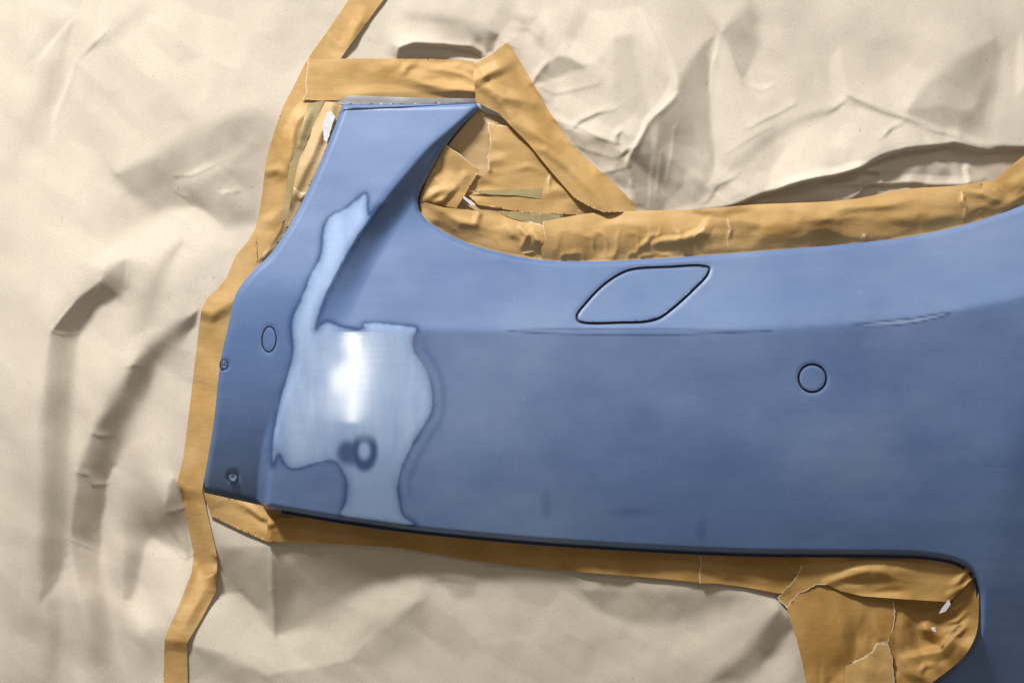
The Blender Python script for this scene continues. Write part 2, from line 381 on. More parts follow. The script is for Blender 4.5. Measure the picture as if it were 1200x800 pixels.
# ------------------------------------------------------------------ the wrapped car: height of the paper everywhere
# Facets of the crumpled paper: outline points (x, y, softness of that edge) and how steeply the facet
# leans away from (-) or towards (+) the upper left.  They are integrated into one continuous relief.
FACETS = [
 (-.12, [(90,15,2),(70,40,2),(27,78,2),(33,60,6),(60,20,8)]),
 (-.24, [(87,20,2),(82,55,4),(65,120,6),(40,165,15),(10,200,20),(30,130,12),(55,80,8)]),
 (.2, [(87,72,2),(68,138,2),(58,170,3),(62,138,2),(80,85,2)]),
 (-.2, [(95,65,1),(125,35,6),(160,5,10),(175,10,12),(140,45,6),(105,60,3)]),
 (-.3, [(135,205,3),(180,185,8),(225,160,12),(265,136,8),(300,128,15),(325,140,20),(318,190,15),(300,262,8),(265,268,6),(240,245,2),(228,240,3),(180,255,12),(150,225,8)]),
 (-.4, [(135,205,3),(185,185,6),(205,210,8),(190,230,10),(150,225,6)]),
 (-.1, [(205,212,1),(245,190,5),(300,160,12),(290,175,12),(240,205,5),(212,222,2)]),
 (-.42, [(215,232,1),(262,200,6),(300,200,8),(298,255,8),(255,255,6),(232,240,1)]),
 (.1, [(256,222,1),(276,226,1),(262,228,1)]),
 (.25, [(103,310,3),(150,270,10),(200,247,8),(232,242,1),(245,260,6),(262,285,15),(200,320,15),(150,302,4),(120,316,5)]),
 (-.4, [(150,303,1),(150,335,3),(140,350,6),(115,345,6),(117,328,2),(130,312,6)]),
 (-.22, [(212,280,3),(195,295,6),(170,350,10),(160,400,15),(175,380,10),(190,330,8),(214,285,3)]),
 (-.6, [(117,330,2),(140,345,3),(112,360,4),(94,375,3),(88,352,2)]),
 (-.75, [(117,328,1),(115,350,3),(95,385,1),(93,392,1),(78,391,2),(60,387,1),(88,353,2)]),
 (-.38, [(60,387,1),(92,390,1),(88,440,8),(85,540,10),(82,640,8),(70,680,3),(48,707,2),(46,660,6),(46,560,10),(42,510,3),(45,470,6)]),
 (.12, [(92,385,1),(100,392,3),(95,400,5),(92,395,1)]),
 (.12, [(175,386,2),(205,375,8),(228,362,3),(215,372,6),(180,400,8),(150,425,8),(140,412,5),(155,395,5)]),
 (-.62, [(231,363,1),(228,380,2),(205,405,8),(185,430,10),(165,470,10),(148,510,10),(138,545,3),(132,549,1),(126,565,1),(108,568,1),(106,555,3),(90,555,1),(97,535,5),(108,510,2),(112,500,5),(135,460,10),(153,427,3),(180,400,8),(205,380,6)]),
 (-.6, [(90,555,1),(106,553,2),(108,567,1),(126,566,1),(120,620,3),(118,645,1),(100,640,3),(84,630,1),(87,590,3),(89,570,2)]),
 (.1, [(132,548,1),(138,552,3),(140,620,10),(138,700,8),(142,750,8),(137,752,2),(128,700,6),(122,645,4),(127,590,4)]),
 (-.3, [(142,560,6),(165,590,15),(200,600,20),(205,640,4),(180,628,4),(172,635,3),(160,690,3),(152,705,1),(144,703,1),(143,640,10)]),
 (-.5, [(144,703,1),(148,645,6),(165,650,4),(155,700,2)]),
 (-.55, [(203,560,1),(214,575,2),(222,620,2),(226,650,2),(220,654,1),(205,625,3),(194,595,1),(197,570,3)]),
 (.22, [(180,629,1),(200,645,3),(218,655,3),(228,660,3),(210,705,3),(185,748,2),(182,735,3),(172,738,4),(160,748,2),(152,735,3),(150,712,5),(160,690,5),(172,640,2)]),
 (-.4, [(85,630,1),(118,648,3),(120,690,8),(135,740,5),(140,770,10),(150,810,10),(115,810,15),(100,740,8),(90,680,3),(84,650,3)]),
 (.1, [(76,655,3),(84,650,1),(90,700,3),(100,760,5),(105,810,6),(95,810,6),(88,740,5),(78,690,6)]),
 (-.15, [(55,706,3),(80,690,6),(92,750,6),(95,810,10),(65,810,10)]),
 (-.2, [(165,748,3),(175,738,4),(180,752,3),(190,790,8),(170,800,8)]),
 # below the bumper
 (-.2, [(256,640,6),(313,640,2),(318,700,2),(321,744,1),(300,715,4),(282,693,2),(262,697,4),(252,692,3)]),
 (-.42, [(316,620,2),(480,640,6),(484,655,3),(437,683,8),(390,710,12),(345,740,12),(321,745,1),(318,700,1.5)]),
 (-.6, [(318,630,3),(330,650,6),(350,680,12),(335,725,8),(321,744,1)]),
 (.16, [(282,694,1),(305,718,6),(321,746,2),(345,740,8),(395,735,10),(404,750,3),(407,771,1),(370,782,6),(316,790,1),(280,770,6),(225,755,3),(222,745,4),(252,695,4)]),
 (-.15, [(225,757,3),(270,772,6),(314,792,1),(330,800,10),(250,820,20)]),
 (-.12, [(316,790,1),(370,782,4),(407,772,1),(430,800,15),(330,820,10)]),
 (.16, [(485,655,2),(500,670,8),(485,705,3),(430,730,10),(407,772,1),(403,752,4),(395,735,8),(420,705,12),(440,683,6)]),
 (-.22, [(485,706,1),(460,728,6),(408,773,1),(440,790,15),(500,740,12),(500,700,10)]),
 (-.25, [(505,670,4),(560,680,4),(555,700,5),(535,704,6)]),
 (-.28, [(680,690,3),(740,690,8),(830,690,10),(870,700,12),(810,725,10),(750,732,8),(705,720,6)]),
 (-.3, [(700,677,3),(740,675,4),(745,686,4),(705,688,3)]),
 (.12, [(900,700,10),(930,700,3),(880,730,10),(780,780,15),(700,800,20),(700,780,20),(820,735,12)]),
 (-.55, [(915,712,2),(930,735,6),(905,770,8),(870,800,10),(830,800,10),(870,765,10),(895,735,8)]),
 (.08, [(930,760,5),(935,790,5),(900,800,10),(895,780,6)]),
 # above the bumper
 (-.1, [(440,50,6),(470,20,10),(490,0,10),(500,10,10),(470,45,8)]),
 (-.3, [(473,15,6),(520,18,8),(575,35,6),(583,45,3),(575,62,2),(560,52,4),(500,45,8),(478,38,6)]),
 (-.5, [(570,64,1),(578,62,1),(585,40,3),(575,38,6),(568,52,3)]),
 (-.6, [(466,72,1),(468,56,1),(485,50,1),(552,54,.8),(567,64,.8),(545,72,1)]),
 (.15, [(520,70,1),(524,64,1),(535,62,3),(567,66,1),(567,72,1)]),
 (-.25, [(605,20,8),(630,18,3),(640,40,3),(640,60,4),(628,55,3),(622,40,3),(608,38,4)]),
 (.14, [(600,40,3),(618,38,3),(636,60,4),(640,75,3),(622,97,1),(608,60,2)]),
 (-.42, [(624,98,.8),(643,72,1),(652,66,2),(675,70,3),(695,76,3),(680,80,4),(655,90,5),(630,98,2)]),
 (-.3, [(608,88,1),(624,98,1),(640,122,1),(636,118,1),(615,96,1)]),
 (.2, [(692,12,5),(750,8,3),(770,30,5),(793,82,3),(785,95,4),(765,70,6),(745,40,3),(722,42,3),(700,72,5),(690,78,4),(665,65,5)]),
 (-.17, [(722,45,4),(740,45,5),(755,100,6),(762,135,3),(750,140,5),(720,120,10),(715,80,6)]),
 (-.35, [(649,140,1),(665,150,1),(720,169,1),(733,190,1),(718,212,2),(705,200,3),(672,170,2)]),
 (-.35, [(672,149,.8),(678,142,1),(700,132,1),(715,128,1.5),(690,141,1.5)]),
 (-.45, [(721,170,.8),(720,158,1),(728,152,1),(724,172,.8)]),
 (-.3, [(723,184,.8),(735,173,1),(745,172,1.5),(733,190,.8)]),
 (.15, [(672,152,1),(700,140,3),(719,150,2),(718,166,1),(690,158,3)]),
 (-.35, [(718,213,2),(733,190,1),(738,205,1),(734,222,2)]),
 (-.27, [(838,40,1),(832,60,3),(832,110,4),(834,160,4),(838,195,3),(834,205,2),(820,160,3),(800,120,3),(794,105,3),(808,75,6),(825,52,3)]),
 (-.34, [(792,110,1),(805,130,3),(822,170,3),(834,208,2),(820,236,5),(765,250,3),(762,250,1),(760,190,3),(735,192,1),(745,165,1),(760,142,1),(775,125,1)]),
 (-.48, [(735,195,1),(758,145,1),(762,160,1),(762,248,1),(740,240,3),(738,215,3)]),
 (-.46, [(772,140,3),(782,150,6),(780,220,8),(772,240,6),(766,200,4)]),
 (.28, [(790,85,2),(796,85,2),(793,112,1),(758,143,1),(734,190,1),(732,188,1),(752,145,1),(775,115,2)]),
 (.17, [(842,36,1),(852,50,2),(866,90,2),(868,97,2),(905,100,5),(900,130,15),(850,185,10),(838,200,3),(836,150,4),(833,100,4),(836,60,3)]),
 (-.3, [(845,38,2),(860,20,8),(880,0,10),(890,20,10),(890,55,8),(872,90,2),(868,92,1)]),
 (-.27, [(820,232,3),(845,205,6),(880,172,8),(925,140,6),(990,119,1),(980,130,3),(930,150,8),(890,180,8),(860,200,8)]),
 (.12, [(880,200,10),(930,160,10),(990,125,3),(1060,145,5),(1130,166,2),(1060,168,3),(1000,188,3),(930,208,4),(870,225,6)]),
 (.18, [(972,75,3),(985,55,4),(990,90,5),(992,115,2),(982,118,2),(972,100,5)]),
 (-.28, [(992,112,1),(1010,118,2),(1060,136,1),(1103,153,1),(1062,143,1),(1028,133,1),(1000,125,1)]),
 (-.3, [(1166,46,2),(1175,60,5),(1165,110,12),(1150,150,15),(1110,152,8),(1066,135,2),(1062,130,1),(1070,112,2),(1090,90,10),(1130,65,10)]),
 (.08, [(1040,60,15),(1100,80,10),(1064,130,2),(1050,128,6)]),
 (.28, [(1195,40,4),(1205,100,6),(1190,110,5),(1190,60,4)]),
 (-.4, [(1035,162,.8),(1042,150,1),(1058,142,1),(1050,148,1.5)]),
 (-.35, [(832,226,1),(840,212,2),(862,204,3),(850,222,3)]),
 # in the hollow under the overhanging fold
 (-.3, [(1030,203,2),(1100,192,8),(1128,192,2),(1130,214,2),(1035,212,2)]),
 (-.4, [(1140,172,3),(1210,172,3),(1210,190,8),(1170,215,4),(1130,215,4),(1135,195,3)]),
 (-.65, [(1090,172,3),(1120,168,1),(1145,174,2),(1160,190,8),(1130,186,6),(1100,185,6)]),
 (.2, [(1128,192,1),(1133,194,1),(1137,212,1),(1130,214,1)]),
]
GX0, GY0, GS = -230.0, -210.0, 1.7
def facet_noise(x, y, sx, sy, seed, blur=0.0):
    """constant random value per irregular cell: flat facets between sharp creases"""
    u = x/sx+seed*7.3; v = y/sy+seed*3.1
    iu = np.floor(u).astype(int); iv = np.floor(v).astype(int)
    best = np.full(u.shape, 1e9); val = np.zeros(u.shape); sec = np.full(u.shape, 1e9); val2 = np.zeros(u.shape)
    for a in (-1, 0, 1):
        for b in (-1, 0, 1):
            cu = iu+a; cv = iv+b
            jx = _LAT[cu % 256, cv % 256]*.5+.5; jy = _LAT[(cu+91) % 256, (cv+37) % 256]*.5+.5
            q = (cu+jx-u)**2+(cv+jy-v)**2; w = _LAT[(cu+17) % 256, (cv+53) % 256]
            m = q < best; m2 = (~m) & (q < sec)
            sec = np.where(m, best, np.where(m2, q, sec)); val2 = np.where(m, val, np.where(m2, w, val2))
            best = np.where(m, q, best); val = np.where(m, w, val)
    e = np.clip((np.sqrt(sec)-np.sqrt(best))/max(blur, 1e-3), 0, 1)*.5
    return val*(.5+e)+val2*(.5-e)
def _relief():
    nx, ny = 984, 720
    x = GX0+GS*np.arange(nx)[None, :]+np.zeros((ny, 1)); y = GY0+GS*np.arange(ny)[:, None]+np.zeros((1, nx))
    g = np.zeros((ny, nx))
    left0 = sstep(330, 200, x)
    wx = x+1.6*vnoise(x, y, 23, seed=3)+.6*vnoise(x, y, 8, seed=13); wy = y+1.6*vnoise(x, y, 21, seed=4)+.6*vnoise(x, y, 9, seed=14)
    for v, pts in FACETS:
        P = np.array(pts, float); R = P[:, 2].max()+3
        i0 = max(0, int((P[:, 0].min()-R-GX0)/GS)); i1 = min(nx, int((P[:, 0].max()+R-GX0)/GS)+2)
        j0 = max(0, int((P[:, 1].min()-R-GY0)/GS)); j1 = min(ny, int((P[:, 1].max()+R-GY0)/GS)+2)
        xs = wx[j0:j1, i0:i1]; ys = wy[j0:j1, i0:i1]
        d, sd, par = seg_dist(xs, ys, pts, True)
        soft = np.interp(par, np.arange(len(P)+1), np.append(P[:, 2], P[0, 2]))
        soft = np.where(soft > 2, 2+(soft-2)*(1.0+.5*left0[j0:j1, i0:i1]), soft)
        q = np.where(inside(xs, ys, P[:, :2]), -d, d)/np.maximum(soft, .8)
        m = sstep(1, -1, q)
        # a facet is never perfectly flat
        vv = v*(1+.18*vnoise(xs, ys, 26, 40, 17))
        g[j0:j1, i0:i1] = g[j0:j1, i0:i1]*(1-m)+vv*m
    # faint streaks down the flank and slight cockling everywhere
    left = sstep(330, 200, x)
    w = x+.06*y+5*vnoise(x, y, 130, 200, 2)
    g += .055*left*vnoise(w, y, 9, 260, 31)*sstep(190, 60, x)+.06*left*vnoise(w, y, 22, 300, 32)+.20*left*sstep(150, 60, x)*sstep(280, 420, y)*vnoise(w, y, 17, 420, 35)
    top = 1-sstep(240, 300, y)
    g += .05*vnoise(x, y, 50, 60, 33)*(top*(1-left)+.5)+.03*vnoise(x, y, 17, 21, 34)
    # fine creases: small flat facets, strongest where the sheets are bunched against the tape
    a1, b1 = rot(wx, wy, 35); a2, b2 = rot(wx+9*vnoise(x, y, 60, seed=61), wy, -50)
    bunch = np.clip(1-seg_dist(x, y, [(600, 60), (650, 130), (735, 215), (860, 225), (1130, 190)])[0]/110, 0, 1)
    side = np.clip(1-seg_dist(x, y, [(330, 120), (250, 260), (190, 420), (150, 560), (200, 760)])[0]/150, 0, 1)
    lowk = np.clip(1-seg_dist(x, y, [(240, 640), (330, 740), (480, 690), (720, 690), (910, 740)])[0]/110, 0, 1)
    g += (.045+.16*bunch+.05*side+.04*lowk)*facet_noise(a1, b1, 58, 34, 5, .12)
    g += (.02+.17*bunch**1.5+.03*side+.03*lowk)*facet_noise(a2, b2, 30, 17, 9, .2)
    g += .30*bunch**2.5*np.clip(np.abs(facet_noise(a2, b1, 16, 22, 12, .25))-.55, 0, 1)
    g *= .95+.28*left*sstep(250, 380, y)
    # integrate along the direction of descent, keeping the sheet close to its plane
    lx, ly = -.506, -.863
    fy = np.fft.fftfreq(ny)[:, None]*2*np.pi/GS; fx = np.fft.fftfreq(nx)[None, :]*2*np.pi/GS
    gb = np.real(np.fft.ifft2(np.fft.fft2(g)*np.exp(-.5*(fx*fx*9.0**2+fy*fy*11.0**2))))
    mk = .5*left*sstep(200, 330, y)*sstep(235, 205, x)
    g = (g*(1-mk)+1.15*gb*mk)*(1+.12*left*sstep(200, 330, y))
    ws = fx*lx+fy*ly; w2 = fx*fx+fy*fy
    G = np.fft.fft2(-g)
    H = (-1j*ws)*G/(ws*ws+.035*w2+2e-5)
    H[0, 0] = 0
    return np.real(np.fft.ifft2(H))
RELIEF = _relief()
def _crumple():
    n = 640
    x = np.arange(n)[None, :]*1.0+np.zeros((n, 1)); y = np.arange(n)[:, None]*1.0+np.zeros((1, n))
    wx = x+3*vnoise(x, y, 25, seed=41); wy = y+3*vnoise(x, y, 23, seed=42)
    g = .30*facet_noise(wx, wy, 46, 13, 21, .2)+.22*facet_noise(wx, wy, 22, 9, 22, .3)+.15*vnoise(wx, wy, 70, 6, 43)
    g *= sstep(-.5, .5, vnoise(x, y, 60, 40, 44))*.9+.1
    fy = np.fft.fftfreq(n)[:, None]*2*np.pi; fx = np.fft.fftfreq(n)[None, :]*2*np.pi
    ws = fx*-.25+fy*-.97; w2 = fx*fx+fy*fy
    H = (-1j*ws)*np.fft.fft2(-g)/(ws*ws+.15*w2+2e-4); H[0, 0] = 0
    return np.real(np.fft.ifft2(H))
CRUMPLE = _crumple()
def _sample(A, u, v):
    u = np.clip(u, 1, A.shape[1]-3); v = np.clip(v, 1, A.shape[0]-3)
    i = np.floor(u).astype(int); j = np.floor(v).astype(int); a = u-i; b = v-j
    def w(t): return [(-t+2*t*t-t**3)/2, (2-5*t*t+3*t**3)/2, (t+4*t*t-3*t**3)/2, (-t*t+t**3)/2]
    wa = w(a); wb = w(b); out = 0
    for q in range(4):
        row = 0
        for p in range(4): row = row+wa[p]*A[j+q-1, i+p-1]
        out = out+wb[q]*row
    return out
# hairline creases pressed into the sheets
THIN = [(1.5,[(968,131),(980,126),(991,119)]),(1.6,[(1062,142),(1103,154),(1135,165),(1175,170)]),(1.4,[(991,112),(1027,126),(1065,139),(1104,154)]),
 (1.6,[(1034,163),(1044,150),(1058,142)]),(1.2,[(868,97),(890,105),(905,101)]),(2.2,[(647,138),(680,150),(705,163),(722,170)]),(2,[(670,151),(680,141),(700,132),(722,127)]),
 (2.2,[(722,185),(733,177),(746,172)]),(2.2,[(723,178),(721,160),(728,151),(732,158)]),(2.4,[(792,110),(775,128),(759,143),(745,168),(733,192)]),(2,[(733,192),(737,205),(740,218)]),
 (1.8,[(738,216),(745,228),(748,240)]),(1.6,[(762,205),(763,230),(762,246)]),(1.8,[(828,234),(840,216),(862,206)]),(2,[(622,99),(632,84),(642,72)]),(1.2,[(626,100),(650,108),(700,99)]),
 (1.2,[(793,86),(775,58),(752,13)]),(1.4,[(842,38),(838,70),(834,110)]),(1.5,[(150,303),(151,318),(149,336)]),(1.5,[(116,328),(115,340),(113,352)]),(1.2,[(90,352),(75,370),(60,387)]),
 (1.5,[(60,387),(72,392),(92,391)]),(1.2,[(150,428),(158,426),(168,428)]),(1.4,[(107,508),(117,511),(128,510)]),(1.5,[(90,554),(104,556),(109,567),(126,566)]),(1.3,[(83,630),(100,638),(118,645)]),
 (1.2,[(205,206),(225,206),(250,196)]),(1.4,[(256,220),(265,226),(278,226)]),(1.2,[(205,224),(218,231),(233,243)]),(1.6,[(203,560),(209,569),(214,580)]),(1.3,[(195,598),(205,597),(215,595)]),
 (1.5,[(212,650),(219,654),(227,649)]),(1.6,[(316,690),(320,720),(321,745)]),(1.3,[(402,752),(404,762),(407,772)]),(1,[(87,22),(70,42),(46,70)]),(1,[(88,72),(80,100),(66,140)]),
 (1.2,[(95,66),(110,50),(125,37)]),(1.3,[(520,70),(524,62),(532,56)]),(1.6,[(880,150),(900,140),(930,122)]),(1,[(850,178),(880,160),(905,150)]),(1.4,[(1004,228),(1014,217),(1030,214),(1034,205)]),
 (1.3,[(700,205),(720,200),(735,196)]),(1.3,[(655,165),(690,178),(716,186)]),(1.2,[(775,180),(773,205),(770,225)]),(1.2,[(790,150),(788,180),(782,210)]),(1.2,[(610,80),(622,98),(640,118)]),
 (1.3,[(590,52),(604,58),(609,66)]),(1,[(505,680),(520,676),(545,682)]),(1,[(232,690),(252,694),(280,693)])]
def paper_height(x, y):
    x = np.asarray(x, float); y = np.asarray(y, float)
    h = _sample(RELIEF, (x-GX0)/GS, (y-GY0)/GS)
    # the flank of the car turns away at the left
    h = h-50*np.clip((230-x)/400, 0, None)**1.8
    C = lambda pts, wa, wb, soft=1.4, power=1.1: crease(x, y, pts, wa, wb, soft, power)
    # overhanging fold of the upper sheet
    h = h+C([(780, 250, 0), (850, 239, 8), (880, 230, 12), (925, 215, 14), (1000, 195, 16), (1060, 172, 15), (1120, 165, 10), (1159, 172, 8), (1215, 172, 7), (1300, 150, 6)], 5, 110, .6, 1.6)
    h = h+C([(905, 226, 1), (925, 216, 5), (970, 205, 7), (1008, 196, 8), (1030, 201, 6), (1033, 214, 2)], 7, 10, .6, 1.3)
    h = h+C([(922, 219, 1), (980, 216, 3), (1027, 214, 5), (1080, 214, 4), (1128, 216, 4), (1150, 212, 1)], 5, 9, .6)
    h = h+C([(990, 234, 1), (1004, 226, 5), (1014, 216, 5), (1022, 213, 1)], 6, 5, .6)
    # lip above the level tape
    h = h+C([(464, 68, 1), (469, 55, 5), (485, 50, 6), (520, 51, 6), (552, 54, 6), (571, 66, 3)], 4, 30, .6, 1.5)
    for am, ln in THIN:
        n = len(ln); h = h+crease(x, y, [(p[0], p[1], .62*am*(.25+.75*math.sin(math.pi*(k+.5)/n))) for k, p in enumerate(ln)], 1.6, 8.0, .3, 1.2)
    return h

# under the tape the sheets are pressed a bit flatter
def base_height(x, y):
    return paper_height(x, y)

# ------------------------------------------------------------------ bumper
top_edge = spline([(491, 247), (505, 262), (546, 284), (601, 299), (642, 305), (700, 306), (750, 304), (800, 301), (880, 295), (970, 288), (1066, 277), (1135, 262), (1200, 240), (1270, 205), (1340, 165)], 5)
lobe = [(1040, 836), (1060, 822), (1091, 800), (1130, 768), (1144, 742), (1147, 712), (1146, 691), (1137, 671), (1120, 660), (1090, 654), (1060, 652), (990, 651), (880, 650), (747, 644), (613, 635), (480, 622), (400, 611), (316, 597)]
left_edge = [(236, 576), (242, 545), (250, 500), (259, 420), (267, 384), (274, 351), (280, 338), (298, 316), (315, 300), (336, 270), (360, 225), (380, 180), (402, 123)]
window_edge = [(561, 123), (562, 127), (537, 152), (520, 175), (500, 210), (490, 232), (491, 247)]
bumper_outline = ([(402, 123), (480, 122.5)] + [(558, 121)] + spline(window_edge[1:], 5)[:-1] + top_edge + [(1340, 900), (1000, 900)] +
                  spline(lobe, 5)[:-1] + [(316, 597)] + spline([(236, 576)] + left_edge[1:], 5)[:-1])
C1 = np.array([(-200, 640), (100, 560), (124, 559), (142, 538), (172, 502), (222, 460), (240, 446), (276, 420), (312, 399), (348, 381), (384, 369), (430, 352), (470, 336), (520, 320), (560, 316), (596, 314), (900, 300)], float)
C2 = np.array([(200, 380), (370, 384), (480, 387), (600, 388), (800, 388), (900, 386), (1000, 380), (1100, 369), (1200, 348), (1340, 315)], float)
def smooth_interp(v, xp, fp, w):
    return (np.interp(v-w, xp, fp)+2*np.interp(v-w/2, xp, fp)+2*np.interp(v, xp, fp)+2*np.interp(v+w/2, xp, fp)+np.interp(v+w, xp, fp))/8
def bumper_height(x, y, roll=True):
    x = np.asarray(x, float); y = np.asarray(y, float)
    c1 = smooth_interp(y, C1[:, 0], C1[:, 1], 10)
    c2 = smooth_interp(x, C2[:, 0], C2[:, 1], 60)
    h = np.full(x.shape, 58.0)
    # side face left of the crease turns away
    h -= .13*softplus(c1-x, 2.5)*sstep(120, 320, y)
    h -= .07*softplus(c1-x, 5)*(1-sstep(120, 320, y))
    # upper band leans back
    right = sstep(-10, 40, x-c1)
    t2 = softplus(c2-y, 1.4); h -= .33*(t2-softplus(t2-110, 14)+softplus(-110.0, 14))*right
    h -= .04*softplus(y-c2, 6)
    # tail of the wing above, on the left: leans back gently
    h -= (.16*softplus(c2-30-y, 20))*(1-right)
    # valley on the inner side of the wing
    vk = sstep(310, 205, y)*sstep(80, 130, y)
    s = x-c1
    h -= 8.5*vk*(1-np.exp(-softplus(s, 1.5)/18))*(1-.4*sstep(50, 200, s))
    # crest lip of the crease
    h += .7*np.exp(-(s/2.8)**2)*sstep(125, 150, y)*sstep(400, 330, y)
    h += .6*np.exp(-(s/6.0)**2)*sstep(230, 300, y)*sstep(370, 330, y)
    # lower body turns under towards the bottom edge and bulges softly
    h -= .0013*np.clip(y-410, 0, None)**2*(1-sstep(-14, 2, x-c1))
    h -= .00038*np.clip(y-470, 0, None)**2*1.6
    # styling line at the far right
    s3 = x-np.interp(y, [380, 490, 600, 700, 800, 900], [1225, 1200, 1172, 1150, 1135, 1120])
    h -= .15*softplus(s3, 7)*sstep(380, 560, y)
    # fine unevenness of a filled and sanded panel
    h += .5*vnoise(x, y, 90, 70, 21)+.12*vnoise(x, y, 34, 26, 22)
    if roll:
        d = seg_dist(x, y, bumper_outline, True)[0]
        u = np.clip(1-d/6.0, 0, 1)
        h -= 4.5*u*u
        bot = sstep(560, 580, y)
        u = np.clip(1-d/7.5, 0, 1); h -= 9*bot*u**1.8
    return h

P_main = [(370.6, 386), (375, 381), (379, 378), (387, 377), (398, 382), (408, 384), (420, 386), (427, 384), (424, 379.5), (434, 378), (460, 379.5), (489, 385), (484, 396), (486, 412), (496, 428), (504, 444.5), (507, 467), (505.5, 483.5), (492.5, 506), (479.5, 529), (467, 561.5), (468, 587.5), (473, 604), (486, 614), (440, 612), (398, 602), (404, 590), (406, 568), (401, 552), (392, 540), (372, 542), (343, 549), (333, 542), (327, 531), (320, 545), (318.6, 522), (322, 496.5), (330, 461), (340, 428), (343, 409), (341, 386), (343, 370), (351, 354), (363, 324), (375, 300), (379.5, 267), (387, 253.5), (402, 246), (417, 234), (429, 226.5), (431, 244.5), (432, 252), (445.5, 240), (420, 276), (399, 312), (381, 348)]
P_lens1 = [(596, 387.5), (640, 386), (700, 385.6), (780, 386), (850, 387), (905, 387.2), (870, 389.5), (800, 392), (720, 392.8), (660, 391.5), (620, 389.6)]
P_lens2 = [(1000, 380), (1030, 377), (1070, 373), (1100, 368), (1113, 367), (1105, 371), (1075, 378), (1045, 381.5), (1015, 382)]
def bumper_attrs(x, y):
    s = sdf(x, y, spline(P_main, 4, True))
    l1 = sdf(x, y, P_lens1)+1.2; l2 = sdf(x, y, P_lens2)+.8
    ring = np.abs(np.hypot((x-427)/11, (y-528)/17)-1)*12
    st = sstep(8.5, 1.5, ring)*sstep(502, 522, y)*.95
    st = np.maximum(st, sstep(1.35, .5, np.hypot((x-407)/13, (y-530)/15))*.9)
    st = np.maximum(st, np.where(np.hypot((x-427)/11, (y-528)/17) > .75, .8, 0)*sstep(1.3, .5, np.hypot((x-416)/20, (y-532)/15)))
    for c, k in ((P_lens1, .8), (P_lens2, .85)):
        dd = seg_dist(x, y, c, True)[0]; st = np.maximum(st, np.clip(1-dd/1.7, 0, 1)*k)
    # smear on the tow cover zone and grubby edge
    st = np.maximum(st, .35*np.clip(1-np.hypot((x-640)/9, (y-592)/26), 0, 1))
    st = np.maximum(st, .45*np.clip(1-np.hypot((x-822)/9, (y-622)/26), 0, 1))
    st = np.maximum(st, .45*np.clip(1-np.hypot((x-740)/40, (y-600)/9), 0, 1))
    light_fade = sstep(500, 575, y)*.75  # patch colour dims downwards, painting the light falling off
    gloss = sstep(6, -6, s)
    return {'halo': sstep(450, 485, x)*sstep(380, 420, y)*sstep(600, 560, y), 'pale': sstep(.5, -2.5, sdf(x, y, P_lens2)), 'patch': s, 'stain': st, 'light_fade': light_fade, 'gloss': gloss}

cover_outline = spline([(674.5, 369), (684.6, 355), (707, 332), (730, 317.5), (744, 313.5), (786.6, 311), (821, 309.7), (832.5, 313), (830.5, 322.4), (815, 339.4), (786.6, 365), (772.5, 374.5), (756, 378.6), (730, 379.6), (684, 379.6), (675.5, 376)], 3, True)
def ellipse(cx, cy, rx, ry, n=48, ang=0):
    a = math.radians(ang)
    return [(cx+rx*math.cos(t)*math.cos(a)-ry*math.sin(t)*math.sin(a), cy+rx*math.cos(t)*math.sin(a)+ry*math.sin(t)*math.cos(a)) for t in np.linspace(0, 2*math.pi, n, endpoint=False)]
cap_r = ellipse(952, 443, 17.6, 17.6)
cap_l = ellipse(315.3, 397.5, 9.0, 15.6, ang=3)

bump_root = bpy.data.objects.new('car_bumper', None); COL.objects.link(bump_root)
tag(bump_root, 'blue sanded car bumper with glossy pale patch, surrounded by masking tape', 'car bumper')
def groove(hf, outl, w, depth):
    def f(x, y):
        d = seg_dist(x, y, outl, True)[0]; u = np.clip(1-d/w, 0, 1)
        return hf(x, y)-depth*u*u
    return f
def body_h(x, y):
    h = bumper_height(x, y)
    for outl in (cover_outline, cap_r, cap_l):
        d = seg_dist(x, y, outl, True)[0]; u = np.clip(1-d/4.0, 0, 1); h = h-.9*u*u
    for cx, cy, r in ((262.5, 427, 7.5), (273, 558, 8.5)):
        d = np.hypot(x-cx, y-cy); h = h-4.0*np.clip(1-d/r, 0, 1)**.6
    return h
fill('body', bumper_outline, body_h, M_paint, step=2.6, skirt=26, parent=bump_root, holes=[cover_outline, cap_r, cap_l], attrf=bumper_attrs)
def shrink(pl, k):
    P = np.array(pl); n = len(P); t = np.roll(P, -1, 0)-np.roll(P, 1, 0); L = np.hypot(t[:, 0], t[:, 1])[:, None]
    nrm = np.stack([-t[:, 1], t[:, 0]], 1)/L
    A = .5*np.sum(P[:, 0]*np.roll(P[:, 1], -1)-np.roll(P[:, 0], -1)*P[:, 1])
    return [tuple(q) for q in P+nrm*k*(1 if A > 0 else -1)]
def cap(name, outl, gap, label=None, dz=0.0, rim=.5):
    o2 = shrink(outl, gap)
    def hf(x, y):
        d = seg_dist(x, y, o2, True)[0]; u = np.clip(1-d/2.8, 0, 1)
        return bumper_height(x, y, False)+dz-rim*u*u
    o = fill(name, o2, hf, M_paint_cap, step=2.0, skirt=8, parent=bump_root)
    if label: o['label'] = label
    o3 = shrink(outl, -3)
    r = fill('gap_shade_plate', o3, lambda x, y: bumper_height(x, y, False)-3, M_dark, step=5, skirt=1, parent=o)  # dark plate close under the gap stands in for its shade
    return o
cap('tow_eye_cover', cover_outline, 3.3, 'slanting rounded cover with dark gap all round')
cap('sensor_cap', cap_r, 2.8, 'round sensor cap on the broad face')
cap('sensor_cap', cap_l, 1.5, 'narrow looking sensor cap on the side face')

